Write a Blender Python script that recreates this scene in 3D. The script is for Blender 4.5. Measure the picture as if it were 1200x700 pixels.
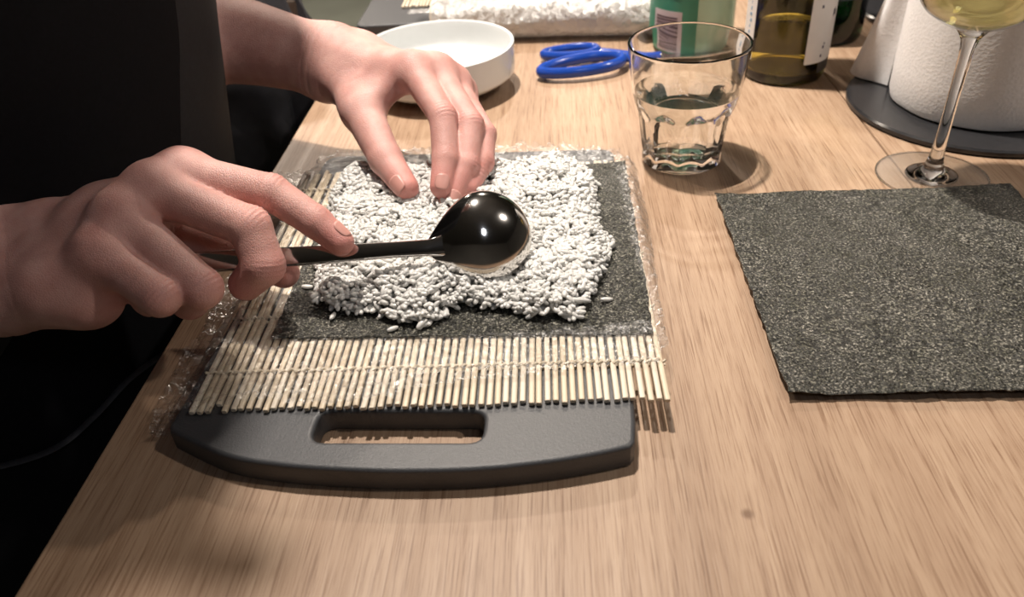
import bpy, bmesh, math, random
import numpy as np
from mathutils import Vector, Matrix
random.seed(7); RNG = np.random.default_rng(7)
scene = bpy.context.scene
COL = scene.collection
for o in list(bpy.data.objects): bpy.data.objects.remove(o)

# ------------------------------------------------------------------ camera
FPX, PITCH, ROLL, CAMH = 917.0, math.radians(36.37), math.radians(-4.35), 0.28
fw = Vector((0, math.cos(PITCH), -math.sin(PITCH))); up0 = Vector((0, math.sin(PITCH), math.cos(PITCH))); rt0 = Vector((1, 0, 0))
cr_, sr_ = math.cos(ROLL), math.sin(ROLL)
cam_r = rt0*cr_ + up0*sr_; cam_u = -rt0*sr_ + up0*cr_
cd = bpy.data.cameras.new('camera'); cam = bpy.data.objects.new('camera', cd); COL.objects.link(cam)
cam.matrix_world = Matrix(((cam_r.x, cam_u.x, -fw.x, 0), (cam_r.y, cam_u.y, -fw.y, 0), (cam_r.z, cam_u.z, -fw.z, CAMH), (0, 0, 0, 1)))
cd.sensor_width = 36.0; cd.lens = FPX/1200*36; cd.clip_start = 0.02
cd.dof.use_dof = True; cd.dof.focus_distance = 0.45; cd.dof.aperture_fstop = 9.0
scene.camera = cam

# ------------------------------------------------------------------ light and exposure
scene.view_settings.view_transform = 'Standard'; scene.view_settings.look = 'None'
scene.view_settings.gamma = 1.0; scene.view_settings.use_curve_mapping = False
scene.view_settings.exposure = -0.34
scene.cycles.use_denoising = True
scene.cycles.max_bounces = 14; scene.cycles.transmission_bounces = 12; scene.cycles.transparent_max_bounces = 24
scene.cycles.sample_clamp_indirect = 6.0; scene.cycles.blur_glossy = 0.6
world = bpy.data.worlds.new('room_air'); scene.world = world; world.use_nodes = True
world.node_tree.nodes['Background'].inputs[0].default_value = (0.60, 0.66, 0.85, 1)
world.node_tree.nodes['Background'].inputs[1].default_value = 0.10
def lamp(name, loc, target, power, size, color, spread=math.pi):
    l = bpy.data.lights.new(name, 'AREA'); l.shape = 'DISK'; l.size = size; l.energy = power; l.color = color; l.spread = spread
    o = bpy.data.objects.new(name, l); COL.objects.link(o); o.location = loc
    o.rotation_euler = (Vector(target)-Vector(loc)).to_track_quat('-Z', 'Y').to_euler(); return o
WARM = (1.0, 0.86, 0.72); NEUT = (1.0, 0.90, 0.80)
lamp('ceiling_spot_over_table', (-0.12, 0.82, 1.55), (0.12, 0.72, 0), 11.5, 0.07, NEUT, math.radians(72))
lamp('ceiling_spot_left', (-0.85, 1.35, 1.20), (0.2, 0.5, 0), 9, 0.06, WARM)
lamp('ceiling_spot_far', (0.18, 2.00, 1.30), (0.05, 0.5, 0), 16, 0.07, WARM)
lamp('ceiling_spot_right', (1.20, 0.15, 1.45), (0.2, 0.5, 0), 12, 0.10, NEUT)
lamp('added_fill_behind', (0.45, -0.90, 1.55), (0, 0.4, 0), 3, 0.30, (0.86, 0.90, 1.0))  # weak cool fill added behind the camera, no lamp of the room
lamp('added_floor_fill', (-0.9, 3.2, 1.60), (-0.7, 3.4, -.9), 60, 0.20, WARM)  # unseen light added to brighten the floor beyond the table

# ------------------------------------------------------------------ helpers
def link(name, me, mats=None, parent=None, smooth=True):
    o = bpy.data.objects.new(name, me); COL.objects.link(o)
    if mats is not None:
        for m in (mats if isinstance(mats, (list, tuple)) else [mats]):
            if m is not None: me.materials.append(m)
    if parent is not None: o.parent = parent
    if smooth and len(me.polygons):
        me.polygons.foreach_set('use_smooth', np.ones(len(me.polygons), dtype=bool))
        if len(me.polygons) < 20000: me.set_sharp_from_angle(angle=math.radians(38))
    return o
def tag(o, label=None, cat=None, group=None, kind=None):
    if label: o['label'] = label
    if cat: o['category'] = cat
    if group: o['group'] = group
    if kind: o['kind'] = kind
    return o
def thing(name, label, cat, loc=(0, 0, 0), rotz=0, group=None):
    o = bpy.data.objects.new(name, None); COL.objects.link(o); o.location = loc; o.rotation_euler = (0, 0, rotz); o.empty_display_size = 0.02
    return tag(o, label, cat, group)
def mesh(name, verts, faces):
    me = bpy.data.meshes.new(name); me.from_pydata([tuple(map(float, v)) for v in verts], [], [tuple(map(int, f)) for f in faces]); me.update(); return me
def np_mesh(name, V, F):
    me = bpy.data.meshes.new(name); V = np.asarray(V, np.float32); F = np.asarray(F, np.int32); n = F.shape[1]
    me.vertices.add(len(V)); me.vertices.foreach_set('co', V.ravel())
    me.loops.add(F.size); me.loops.foreach_set('vertex_index', F.ravel())
    me.polygons.add(len(F)); me.polygons.foreach_set('loop_start', np.arange(0, F.size, n, dtype=np.int32))
    me.update(calc_edges=True); me.validate(); return me
def lathe(prof, n=64, closed=False, rfun=None):
    V = []; F = []; m = len(prof)
    for i, (r, z) in enumerate(prof):
        for k in range(n):
            a = 2*math.pi*k/n; rr = r if rfun is None else rfun(i, r, z, a)
            V.append((rr*math.cos(a), rr*math.sin(a), z))
    for i in range(m-1 if not closed else m):
        j = (i+1) % m
        for k in range(n):
            q = (k+1) % n; F.append((i*n+k, i*n+q, j*n+q, j*n+k))
    if not closed:
        for i, rev in ((0, True), (m-1, False)):
            if prof[i][0] > 1e-6:
                F.append(tuple(i*n+k for k in (range(n-1, -1, -1) if rev else range(n))))
    return V, F
def lathe_mesh(name, prof, n=64, closed=False, rfun=None):
    V, F = lathe(prof, n, closed, rfun); me = mesh(name, V, F)
    bm = bmesh.new(); bm.from_mesh(me); bmesh.ops.remove_doubles(bm, verts=bm.verts, dist=1e-6); bmesh.ops.recalc_face_normals(bm, faces=bm.faces); bm.to_mesh(me); bm.free(); return me
def smooth_prof(pts, sub=6):
    P = [Vector((a, b, 0)) for a, b in pts]; out = []
    for i in range(len(P)-1):
        p0 = P[max(i-1, 0)]; p1 = P[i]; p2 = P[i+1]; p3 = P[min(i+2, len(P)-1)]
        for s in range(sub):
            t = s/sub
            q = 0.5*((2*p1)+(p2-p0)*t+(2*p0-5*p1+4*p2-p3)*t*t+(3*p1-p0-3*p2+p3)*t**3); out.append((max(q.x, 0), q.y))
    out.append((P[-1].x, P[-1].y)); return out
def tube(path, rad, n=8, closed=False, flat=None):
    P = [Vector(p) for p in path]; m = len(P); V = []; F = []
    nrm = None
    for i, p in enumerate(P):
        a = P[(i-1) % m] if (closed or i > 0) else P[i]; b = P[(i+1) % m] if (closed or i < m-1) else P[i]
        t = (b-a).normalized()
        if nrm is None:
            nrm = t.orthogonal().normalized() if abs(t.z) > .95 else Vector((0, 0, 1))
        nrm = (nrm-t*nrm.dot(t)).normalized(); bn = t.cross(nrm)
        r = rad[i] if isinstance(rad, (list, tuple)) else rad
        rx, rz = (r, r) if flat is None else (r, r*flat)
        for k in range(n):
            ang = 2*math.pi*k/n; V.append(p+bn*(rx*math.cos(ang))+nrm*(rz*math.sin(ang)))
    for i in range(m if closed else m-1):
        j = (i+1) % m
        for k in range(n):
            q = (k+1) % n; F.append((i*n+k, i*n+q, j*n+q, j*n+k))
    if not closed:
        F.append(tuple(range(n-1, -1, -1))); F.append(tuple((m-1)*n+k for k in range(n)))
    return V, F
def box_mesh(name, x0, x1, y0, y1, z0, z1, bev=0.0, seg=2):
    bm = bmesh.new(); bmesh.ops.create_cube(bm, size=1.0)
    for v in bm.verts: v.co = Vector(((x0+x1)/2+v.co.x*(x1-x0), (y0+y1)/2+v.co.y*(y1-y0), (z0+z1)/2+v.co.z*(z1-z0)))
    if bev > 0: bmesh.ops.bevel(bm, geom=bm.edges[:], offset=bev, segments=seg, affect='EDGES', profile=0.5)
    me = bpy.data.meshes.new(name); bm.to_mesh(me); bm.free(); return me
def plate_mesh(name, outlines, z0, z1, bev, seg=3):
    cu = bpy.data.curves.new(name+'_c', 'CURVE'); cu.dimensions = '2D'; cu.fill_mode = 'BOTH'
    for ol in outlines:
        sp = cu.splines.new('POLY'); sp.points.add(len(ol)-1); sp.use_cyclic_u = True
        for p, q in zip(sp.points, ol): p.co = (q[0], q[1], 0, 1)
    cu.extrude = (z1-z0)/2-bev; cu.bevel_depth = bev; cu.bevel_resolution = seg; cu.offset = -bev
    o = bpy.data.objects.new(name+'_c', cu); COL.objects.link(o)
    dg = bpy.context.evaluated_depsgraph_get(); me = bpy.data.meshes.new_from_object(o.evaluated_get(dg)); me.name = name
    bpy.data.objects.remove(o); bpy.data.curves.remove(cu)
    me.transform(Matrix.Translation((0, 0, (z0+z1)/2))); return me
def round_poly(pts, rads, seg=6):
    out = []; n = len(pts)
    for i in range(n):
        p = Vector(pts[i]).to_2d(); a = Vector(pts[i-1]).to_2d(); b = Vector(pts[(i+1) % n]).to_2d(); r = rads[i]
        if r <= 0: out.append((p.x, p.y)); continue
        da = (a-p); db = (b-p); ra = min(r, da.length*.49); rb = min(r, db.length*.49)
        A = p+da.normalized()*ra; B = p+db.normalized()*rb
        for s in range(seg+1):
            t = s/seg; q = A*(1-t)**2+p*2*t*(1-t)+B*t*t; out.append((q.x, q.y))
    return out
def noise2(x, y, seed=0):
    """smooth value noise, vectorised, about -1..1"""
    x = np.asarray(x, float); y = np.asarray(y, float)
    xi = np.floor(x).astype(np.int64); yi = np.floor(y).astype(np.int64); fx = x-xi; fy = y-yi
    fx = fx*fx*(3-2*fx); fy = fy*fy*(3-2*fy)
    def h(a, b):
        v = (a*374761393+b*668265263+seed*2147483647) & 0xffffffff
        v = ((v ^ (v >> 13))*1274126177) & 0xffffffff
        return ((v ^ (v >> 16)) & 0xffff)/32767.5-1
    return (h(xi, yi)*(1-fx)+h(xi+1, yi)*fx)*(1-fy)+(h(xi, yi+1)*(1-fx)+h(xi+1, yi+1)*fx)*fy
def fbm2(x, y, seed=0, oct=3):
    s = 0; a = 1; t = 0
    for k in range(oct): s = s+a*noise2(np.asarray(x)*2**k, np.asarray(y)*2**k, seed+k*11); t += a; a *= .5
    return s/t

# ------------------------------------------------------------------ materials
class NT:
    def __init__(s, name):
        s.m = bpy.data.materials.new(name); s.m.use_nodes = True; s.t = s.m.node_tree; s.n = s.t.nodes; s.b = s.n['Principled BSDF']; s.out = s.n['Material Output']
    def node(s, kind, **kw):
        n = s.n.new(kind)
        for k, v in kw.items():
            if k.startswith('i_'): n.inputs[k[2:].replace('_', ' ')].default_value = v
            else: setattr(n, k, v)
        return n
    def l(s, a, b): s.t.links.new(a, b)
    def coords(s, scale=(1, 1, 1), rot=(0, 0, 0), kind='Object'):
        tc = s.node('ShaderNodeTexCoord'); mp = s.node('ShaderNodeMapping'); mp.inputs['Scale'].default_value = scale; mp.inputs['Rotation'].default_value = rot
        s.l(tc.outputs[kind], mp.inputs['Vector']); return mp.outputs['Vector']
    def noise(s, vec, scale, detail=3, rough=.55, dist=0):
        n = s.node('ShaderNodeTexNoise'); n.inputs['Scale'].default_value = scale; n.inputs['Detail'].default_value = detail; n.inputs['Roughness'].default_value = rough; n.inputs['Distortion'].default_value = dist
        s.l(vec, n.inputs['Vector']); return n.outputs['Fac']
    def ramp(s, fac, stops, interp='LINEAR'):
        r = s.node('ShaderNodeValToRGB'); r.color_ramp.interpolation = interp; e = r.color_ramp.elements
        while len(e) < len(stops): e.new(0.5)
        for k, (p, c) in enumerate(stops): e[k].position = p; e[k].color = (*c, 1) if len(c) == 3 else c
        s.l(fac, r.inputs['Fac']); return r.outputs['Color']
    def mix(s, fac, a, b, mode='MIX'):
        m = s.node('ShaderNodeMix', data_type='RGBA', blend_type=mode)
        if isinstance(fac, (int, float)): m.inputs[0].default_value = fac
        else: s.l(fac, m.inputs[0])
        for v, i in ((a, 6), (b, 7)):
            if isinstance(v, tuple): m.inputs[i].default_value = (*v, 1) if len(v) == 3 else v
            else: s.l(v, m.inputs[i])
        return m.outputs[2]
    def bump(s, h, strength=.3, dist=.001, normal=None):
        b = s.node('ShaderNodeBump'); b.inputs['Strength'].default_value = strength; b.inputs['Distance'].default_value = dist
        s.l(h, b.inputs['Height'])
        if normal is not None: s.l(normal, b.inputs['Normal'])
        return b.outputs['Normal']
    def setp(s, **kw):
        for k, v in kw.items():
            i = s.b.inputs[k.replace('_', ' ')]
            if hasattr(v, 'is_linked') or isinstance(v, bpy.types.NodeSocket): s.l(v, i)
            else: i.default_value = (*v, 1) if isinstance(v, tuple) and len(v) == 3 and i.type == 'RGBA' else v
        return s.m
def plain(name, col, rough=.5, metal=0.0, var=.08, scale=60, **kw):
    t = NT(name); v = t.coords(); f = t.noise(v, scale, 3)
    c = t.ramp(f, [(.3, tuple(x*(1-var) for x in col)), (.7, tuple(min(1, x*(1+var)) for x in col))])
    t.setp(Base_Color=c, Roughness=rough, Metallic=metal, **kw); return t.m
def wood_mat(name, seed):
    t = NT(name); v = t.coords()
    mp = t.node('ShaderNodeMapping'); mp.inputs['Location'].default_value = (seed*3.1, seed*1.7, 0); mp.inputs['Scale'].default_value = (1, .022, .3); t.l(v, mp.inputs['Vector'])
    fine = t.noise(mp.outputs['Vector'], 850, 3, .6, .05); mid = t.noise(mp.outputs['Vector'], 150, 3, .6, .3); big = t.noise(mp.outputs['Vector'], 22, 3, .5, .6)
    base = t.ramp(big, [(.30, (.325, .222, .148)), (.55, (.375, .262, .178)), (.75, (.42, .300, .208))])
    c1 = t.mix(t.ramp(mid, [(.36, (.0, .0, .0)), (.62, (1, 1, 1))]), t.mix(1.0, base, (.84, .80, .77), 'MULTIPLY'), base)
    pore = t.ramp(fine, [(.36, (0, 0, 0)), (.47, (1, 1, 1))])
    c2 = t.mix(pore, t.mix(1.0, c1, (.66, .59, .54), 'MULTIPLY'), c1)
    fin2 = t.noise(mp.outputs['Vector'], 2100, 2, .6, 0); c2 = t.mix(t.ramp(fin2, [(.36, (0, 0, 0)), (.5, (1, 1, 1))]), t.mix(1.0, c2, (.80, .75, .71), 'MULTIPLY'), c2)
    # small dark specks, as knots and pin marks in oak
    sp = t.node('ShaderNodeTexVoronoi'); sp.inputs['Scale'].default_value = 14; t.l(v, sp.inputs['Vector'])
    c3 = t.mix(t.ramp(sp.outputs['Distance'], [(.018, (1, 1, 1)), (.05, (0, 0, 0))]), c2, (.17, .10, .06))
    rg = t.ramp(mid, [(.3, (.50,)*3), (.7, (.40,)*3)])
    t.setp(Base_Color=c3, Roughness=rg, Normal=t.bump(fine, .22, .0006)); t.b.inputs['Specular IOR Level'].default_value = .42; return t.m
def nori_mat(name, tint=(1, 1, 1)):
    t = NT(name); v = t.coords()
    a = t.noise(v, 760, 4, .72); b = t.noise(v, 1500, 3, .6); g = t.noise(v, 60, 3, .6)
    c = t.ramp(a, [(.40, (.005, .0055, .0045)), (.49, (.020, .0195, .015)), (.555, (.085, .082, .066)), (.63, (.44, .42, .36))])  # speckle; the palest stops paint sparkle glints into the base colour
    c = t.mix(t.ramp(g, [(.35, (.0,)*3), (.66, (.9,)*3)]), c, t.mix(1.0, c, (.45, .46, .38), 'MULTIPLY'))
    hm = t.node('ShaderNodeMath', operation='ADD'); t.l(a, hm.inputs[0]); t.l(b, hm.inputs[1])
    t.setp(Base_Color=t.mix(1.0, c, tint, 'MULTIPLY'), Roughness=t.ramp(b, [(.3, (.22,)*3), (.7, (.5,)*3)]), Normal=facets(t, v, t.bump(hm.outputs[0], .8, .0012), ((950, .8), (2000, .5)), .002)); t.b.inputs['Specular IOR Level'].default_value = .7; return t.m
def skin_mat():
    t = NT('skin'); v = t.coords(); f = t.noise(v, 55, 4, .6); f2 = t.noise(v, 900, 3, .6); vor = t.node('ShaderNodeTexVoronoi', feature='DISTANCE_TO_EDGE'); vor.inputs['Scale'].default_value = 720; t.l(v, vor.inputs['Vector'])
    base = t.ramp(f, [(.28, (.46, .235, .205)), (.5, (.54, .295, .258)), (.72, (.61, .36, .32))])
    at = t.node('ShaderNodeAttribute', attribute_name='red')
    c = t.mix(at.outputs['Fac'], base, (.58, .20, .175))
    cr = t.ramp(vor.outputs['Distance'], [(0, (0, 0, 0)), (.16, (1, 1, 1))])
    n1 = t.bump(cr, .30, .0004); n2 = t.bump(f2, .22, .0005, n1)
    t.setp(Base_Color=c, Roughness=t.ramp(f, [(.3, (.46,)*3), (.7, (.58,)*3)]), Normal=n2, Subsurface_Weight=.22, Subsurface_Radius=(.9, .35, .2), Subsurface_Scale=.0035)
    t.b.inputs['Specular IOR Level'].default_value = .5; return t.m
def facets(t, v, acc, layers, warp=.006):
    ds = t.node('ShaderNodeVectorMath', operation='MULTIPLY_ADD'); nz = t.node('ShaderNodeTexNoise'); nz.inputs['Scale'].default_value = 90; t.l(v, nz.inputs['Vector']); t.l(nz.outputs['Color'], ds.inputs[0]); ds.inputs[1].default_value = (warp, warp, warp); t.l(v, ds.inputs[2])
    for sc, am in layers:
        vo = t.node('ShaderNodeTexVoronoi'); vo.inputs['Scale'].default_value = sc; t.l(ds.outputs[0], vo.inputs['Vector'])
        sb = t.node('ShaderNodeVectorMath', operation='SUBTRACT'); t.l(vo.outputs['Color'], sb.inputs[0]); sb.inputs[1].default_value = (.5, .5, .5)
        sm = t.node('ShaderNodeVectorMath', operation='SCALE'); sm.inputs['Scale'].default_value = am; t.l(sb.outputs[0], sm.inputs[0])
        ad = t.node('ShaderNodeVectorMath', operation='ADD'); t.l(acc, ad.inputs[0]); t.l(sm.outputs[0], ad.inputs[1]); acc = ad.outputs[0]
    nm = t.node('ShaderNodeVectorMath', operation='NORMALIZE'); t.l(acc, nm.inputs[0]); return nm.outputs[0]
def film_mat(name, strength=1.0, milk=0.0):
    t = NT(name); v = t.coords(); n = t.noise(v, 150, 4, .62, 1.5); n2 = t.noise(v, 620, 2, .6)
    hm = t.node('ShaderNodeMath', operation='ADD'); t.l(n, hm.inputs[0]); t.l(n2, hm.inputs[1])
    bn0 = t.bump(hm.outputs[0], .7, .0016)
    # crumpled facets: every cell of the film is tilted its own way
    bn = facets(t, v, bn0, ((260, .8), (800, .6)))
    tr = t.node('ShaderNodeBsdfTransparent'); tr.inputs['Color'].default_value = (.97, .975, .98, 1)
    gl = t.node('ShaderNodeBsdfGlossy'); gl.inputs['Roughness'].default_value = .27; gl.inputs['Color'].default_value = (1, 1, 1, 1); t.l(bn, gl.inputs['Normal'])
    fr = t.node('ShaderNodeFresnel'); fr.inputs['IOR'].default_value = 1.42; t.l(bn, fr.inputs['Normal'])
    mu = t.node('ShaderNodeMath', operation='MULTIPLY_ADD'); mu.inputs[1].default_value = 1.7*strength; mu.inputs[2].default_value = .02*strength; mu.use_clamp = True; t.l(fr.outputs[0], mu.inputs[0]); mi = t.node('ShaderNodeMath', operation='MINIMUM'); mi.inputs[1].default_value = .34*strength; t.l(mu.outputs[0], mi.inputs[0]); mu = mi
    mx = t.node('ShaderNodeMixShader'); t.l(mu.outputs[0], mx.inputs[0]); t.l(tr.outputs[0], mx.inputs[1]); t.l(gl.outputs[0], mx.inputs[2]); res = mx.outputs[0]
    if milk > 0:
        df = t.node('ShaderNodeBsdfPrincipled'); df.inputs['Base Color'].default_value = (.82, .81, .79, 1); df.inputs['Roughness'].default_value = .18; t.l(bn, df.inputs['Normal'])
        m2 = t.node('ShaderNodeMixShader'); m2.inputs[0].default_value = milk; t.l(res, m2.inputs[1]); t.l(df.outputs[0], m2.inputs[2]); res = m2.outputs[0]
    t.l(res, t.out.inputs['Surface']); return t.m
def thin_glass_mat(name, col=(.985, .99, .985)):
    t = NT(name); v = t.coords(); f = t.noise(v, 40, 2); tr = t.node('ShaderNodeBsdfTransparent'); t.l(t.ramp(f, [(.3, tuple(x*.99 for x in col)), (.7, col)]), tr.inputs['Color'])
    gl = t.node('ShaderNodeBsdfGlossy'); gl.inputs['Roughness'].default_value = .03; lw = t.node('ShaderNodeLayerWeight'); lw.inputs['Blend'].default_value = .5; pw = t.node('ShaderNodeMath', operation='POWER'); t.l(lw.outputs['Facing'], pw.inputs[0]); pw.inputs[1].default_value = 3.0; fr = t.node('ShaderNodeMath', operation='MULTIPLY_ADD'); t.l(pw.outputs[0], fr.inputs[0]); fr.inputs[1].default_value = .85; fr.inputs[2].default_value = .05
    mx = t.node('ShaderNodeMixShader'); t.l(fr.outputs[0], mx.inputs[0]); t.l(tr.outputs[0], mx.inputs[1]); t.l(gl.outputs[0], mx.inputs[2]); t.l(mx.outputs[0], t.out.inputs['Surface']); return t.m
def glass_mat(name, col=(1, 1, 1), ior=1.5, rough=0.0):
    t = NT(name); v = t.coords(); f = t.noise(v, 30, 2)
    t.setp(Base_Color=t.ramp(f, [(.3, tuple(x*.99 for x in col)), (.7, col)]), Roughness=rough, IOR=ior, Transmission_Weight=1.0); return t.m

M = dict(
 skin=skin_mat(), nail=plain('nail', (.50, .25, .215), .42, var=.06), wood1=wood_mat('oak_a', 1), wood2=wood_mat('oak_b', 4),
 nori=nori_mat('nori'), film=film_mat('cling_film'), filmroll=film_mat('rolled_film', 1.4, .62), glass=glass_mat('clear_glass', (.985, .995, .99)),
 water=glass_mat('water', (1, 1, 1), 1.333), wine=glass_mat('white_wine', (.93, .80, .34), 1.34), wineglassmat=glass_mat('wineglass_glass', (.995, .995, .995)), thinglass=thin_glass_mat('thin_blown_glass'),
 bottleglass=glass_mat('pale_bottle_glass', (.90, .92, .62)), steel=plain('polished_steel', (.66, .64, .62), .10, 1.0, .03),
 white=plain("white_ceramic", (.68, .70, .70), .16, var=.015), apron=plain('black_cotton', (.0034, .0035, .0052), .9, var=.25, scale=400, Specular_IOR_Level=.2), trousers=plain('dark_trousers', (.012, .013, .018), .85, var=.2, scale=300),
 shirt=plain('black_shirt', (.012, .012, .014), .85, var=.2, scale=300), strap=plain('apron_strap_cotton', (.045, .045, .05), .7, var=.2, scale=300),
 blue=plain('blue_plastic', (.010, .048, .29), .18, var=.05), slate=plain('black_slate', (.022, .022, .024), .20, var=.15, scale=200),
 string=plain('cotton_string', (.62, .54, .42), .9, var=.1, scale=900), cuff=plain('grey_steel_blade', (.55, .55, .56), .2, 1.0),
 floor=plain('grey_green_floor', (.30, .32, .27), .6, var=.08, scale=6), wall=plain('grey_wall', (.24, .235, .23), .8, var=.05, scale=4), ceiling=plain('grey_ceiling', (.11, .105, .10), .9, var=.05, scale=4),
 jacket=plain('dark_navy_cloth', (.022, .022, .027), .8, var=.6, scale=22), chairwood=plain('dark_chair_wood', (.05, .035, .025), .4, var=.2, scale=30), legmetal=plain('black_metal', (.02, .02, .02), .35, .6),
)
def board_mat():
    t = NT('charcoal_plastic'); v = t.coords(); a = t.noise(v, 900, 3, .7); g = t.noise(v, 3000, 2)
    t.setp(Base_Color=t.ramp(g, [(.35, (.030, .032, .036)), (.72, (.055, .058, .064))]), Roughness=.46, Normal=t.bump(a, .35, .0005)); t.b.inputs['Specular IOR Level'].default_value = .62; return t.m
M['board'] = board_mat()
def bamboo(i):
    cs = [(.70, .595, .45), (.73, .63, .49), (.68, .565, .41), (.75, .66, .53), (.70, .585, .43)]
    t = NT('bamboo'); v = t.coords((1, .05, 1)); f = t.noise(v, 900, 3); c = cs[i]
    t.setp(Base_Color=t.ramp(f, [(.3, tuple(x*.82 for x in c)), (.7, c)]), Roughness=.5); return t.m
M['bamboo'] = [bamboo(i) for i in range(5)]
def rice_mat():
    t = NT('cooked_rice'); v = t.coords(); f = t.noise(v, 300, 2)
    c = t.ramp(f, [(.3, (.70, .69, .66)), (.7, (.78, .775, .75))])
    t.setp(Base_Color=c, Roughness=.26, Subsurface_Weight=.15, Subsurface_Radius=(1, .95, .85), Subsurface_Scale=.003)
    tl = t.node('ShaderNodeBsdfTranslucent'); t.l(c, tl.inputs['Color']); mx = t.node('ShaderNodeMixShader'); mx.inputs[0].default_value = .20
    t.l(t.b.outputs[0], mx.inputs[1]); t.l(tl.outputs[0], mx.inputs[2]); t.l(mx.outputs[0], t.out.inputs['Surface']); return t.m
M['rice'] = rice_mat()
def towel_mat():
    t = NT('paper_towel'); v = t.coords((1, 1, 1), (0, 0, 0)); w = t.node('ShaderNodeTexVoronoi', feature='F1'); w.inputs['Scale'].default_value = 420; t.l(v, w.inputs['Vector']); f = t.noise(v, 500, 3)
    t.setp(Base_Color=t.ramp(f, [(.3, (.78, .78, .78)), (.7, (.84, .84, .85))]), Roughness=.95, Normal=t.bump(w.outputs['Distance'], .22, .0006)); return t.m
M['towel'] = towel_mat()

# joint positions of both hands: x, y, z, radius (metres)
HN={
 'N':{'wr':(-0.2796,0.3821,0.0607,0.01699),'wu':(-0.2683,0.3499,0.0516,0.01699),'cr':(-0.2534,0.3849,0.0645,0.01597),'cu':(-0.2375,0.3423,0.0587,0.01648),'im':(-0.1764,0.3957,0.0912,0.01174),'mm':(-0.1875,0.3799,0.0906,0.01195),'rm':(-0.1999,0.3628,0.0849,0.01154),'pm':(-0.2075,0.3432,0.0755,0.01082),'ip':(-0.1267,0.3843,0.0810,0.01051),'id':(-0.1035,0.3729,0.0673,0.00906),'it':(-0.0909,0.3657,0.0575,0.00762),'mp':(-0.1353,0.3621,0.0734,0.01154),'md':(-0.1303,0.3515,0.0555,0.01112),'mt':(-0.1437,0.3537,0.0429,0.00927),'rp':(-0.1570,0.3303,0.0581,0.01112),'rd':(-0.1703,0.3405,0.0442,0.00979),'rt':(-0.1851,0.3517,0.0454,0.00824),'pp':(-0.1739,0.3210,0.0611,0.01030),'pd':(-0.1847,0.3310,0.0537,0.00876),'pt':(-0.1956,0.3404,0.0544,0.00773),'tc':(-0.2484,0.4064,0.0589,0.01391),'tm':(-0.2071,0.4046,0.0529,0.01288),'ti':(-0.1651,0.3912,0.0434,0.01082),'tt':(-0.1275,0.3710,0.0369,0.00876),},
 'F':{'wr':(-0.1199,0.5919,0.0854,0.01750),'wu':(-0.1248,0.5837,0.0742,0.01600),'cr':(-0.1006,0.5731,0.0801,0.01650),'cu':(-0.1001,0.5981,0.0804,0.01500),'im':(-0.0574,0.5430,0.0865,0.01120),'mm':(-0.0421,0.5510,0.0805,0.01120),'rm':(-0.0317,0.5565,0.0693,0.01080),'pm':(-0.0266,0.5669,0.0583,0.01000),'ip':(-0.0369,0.4960,0.0698,0.00950),'id':(-0.0368,0.4720,0.0508,0.00880),'it':(-0.0405,0.4558,0.0389,0.00740),'mp':(-0.0194,0.4996,0.0613,0.00950),'md':(-0.0233,0.4745,0.0441,0.00840),'mt':(-0.0359,0.4538,0.0295,0.00720),'rp':(-0.0109,0.5053,0.0505,0.00900),'rd':(-0.0132,0.4842,0.0403,0.00800),'rt':(-0.0233,0.4654,0.0316,0.00700),'pp':(-0.0127,0.5187,0.0399,0.00820),'pd':(-0.0153,0.4970,0.0341,0.00720),'pt':(-0.0218,0.4812,0.0296,0.00650),'tc':(-0.1090,0.5667,0.0714,0.01450),'tm':(-0.0958,0.5306,0.0629,0.01400),'ti':(-0.0781,0.4863,0.0466,0.01120),'tt':(-0.0640,0.4619,0.0370,0.00850),},
}
SP={'H0':(-0.1800,0.3658,0.0516),'N0':(-0.0440,0.3706,0.0463),'T0':(0.0137,0.3834,0.0451),}

# ------------------------------------------------------------------ the room
FZ = -0.90
def struct(name, me, m): return tag(link(name, me, m, smooth=False), kind='structure')
struct('floor', box_mesh('floor', -3.2, 3.2, -2.4, 5.2, FZ-.05, FZ), M['floor'])
struct('ceiling', box_mesh('ceiling', -3.2, 3.2, -2.4, 5.2, 1.70, 1.75), M['ceiling'])
struct('wall_left', box_mesh('wall_left', -3.25, -3.2, -2.4, 5.2, FZ, 1.70), M['wall'])
struct('wall_right', box_mesh('wall_right', 3.2, 3.25, -2.4, 5.2, FZ, 1.70), M['wall'])
struct('wall_back', box_mesh('wall_back', -3.2, 3.2, 5.2, 5.25, FZ, 1.70), M['wall'])
struct('wall_front', box_mesh('wall_front', -3.2, 3.2, -2.45, -2.4, FZ, 1.70), M['wall'])

# ------------------------------------------------------------------ table: two wide oak boards with a joint
TA = -0.081
table = thing('table', 'oak wood table with straight grain and a joint between two wide boards', 'table', (-0.2007, 0.3866, 0), TA)
link('plank', box_mesh('plank', 0, .4785, -.62, 1.55, -.032, 0, .0012), M['wood1'], table, False)
link('plank', box_mesh('plank', .4795, .958, -.62, 1.55, -.032, 0, .0012), M['wood2'], table, False)
for x in (.10, .86):
    for y in (-.5, 1.43): link('table_leg', box_mesh('table_leg', x-.03, x+.03, y-.03, y+.03, FZ, -.032, .003), M['legmetal'], table, False)

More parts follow.
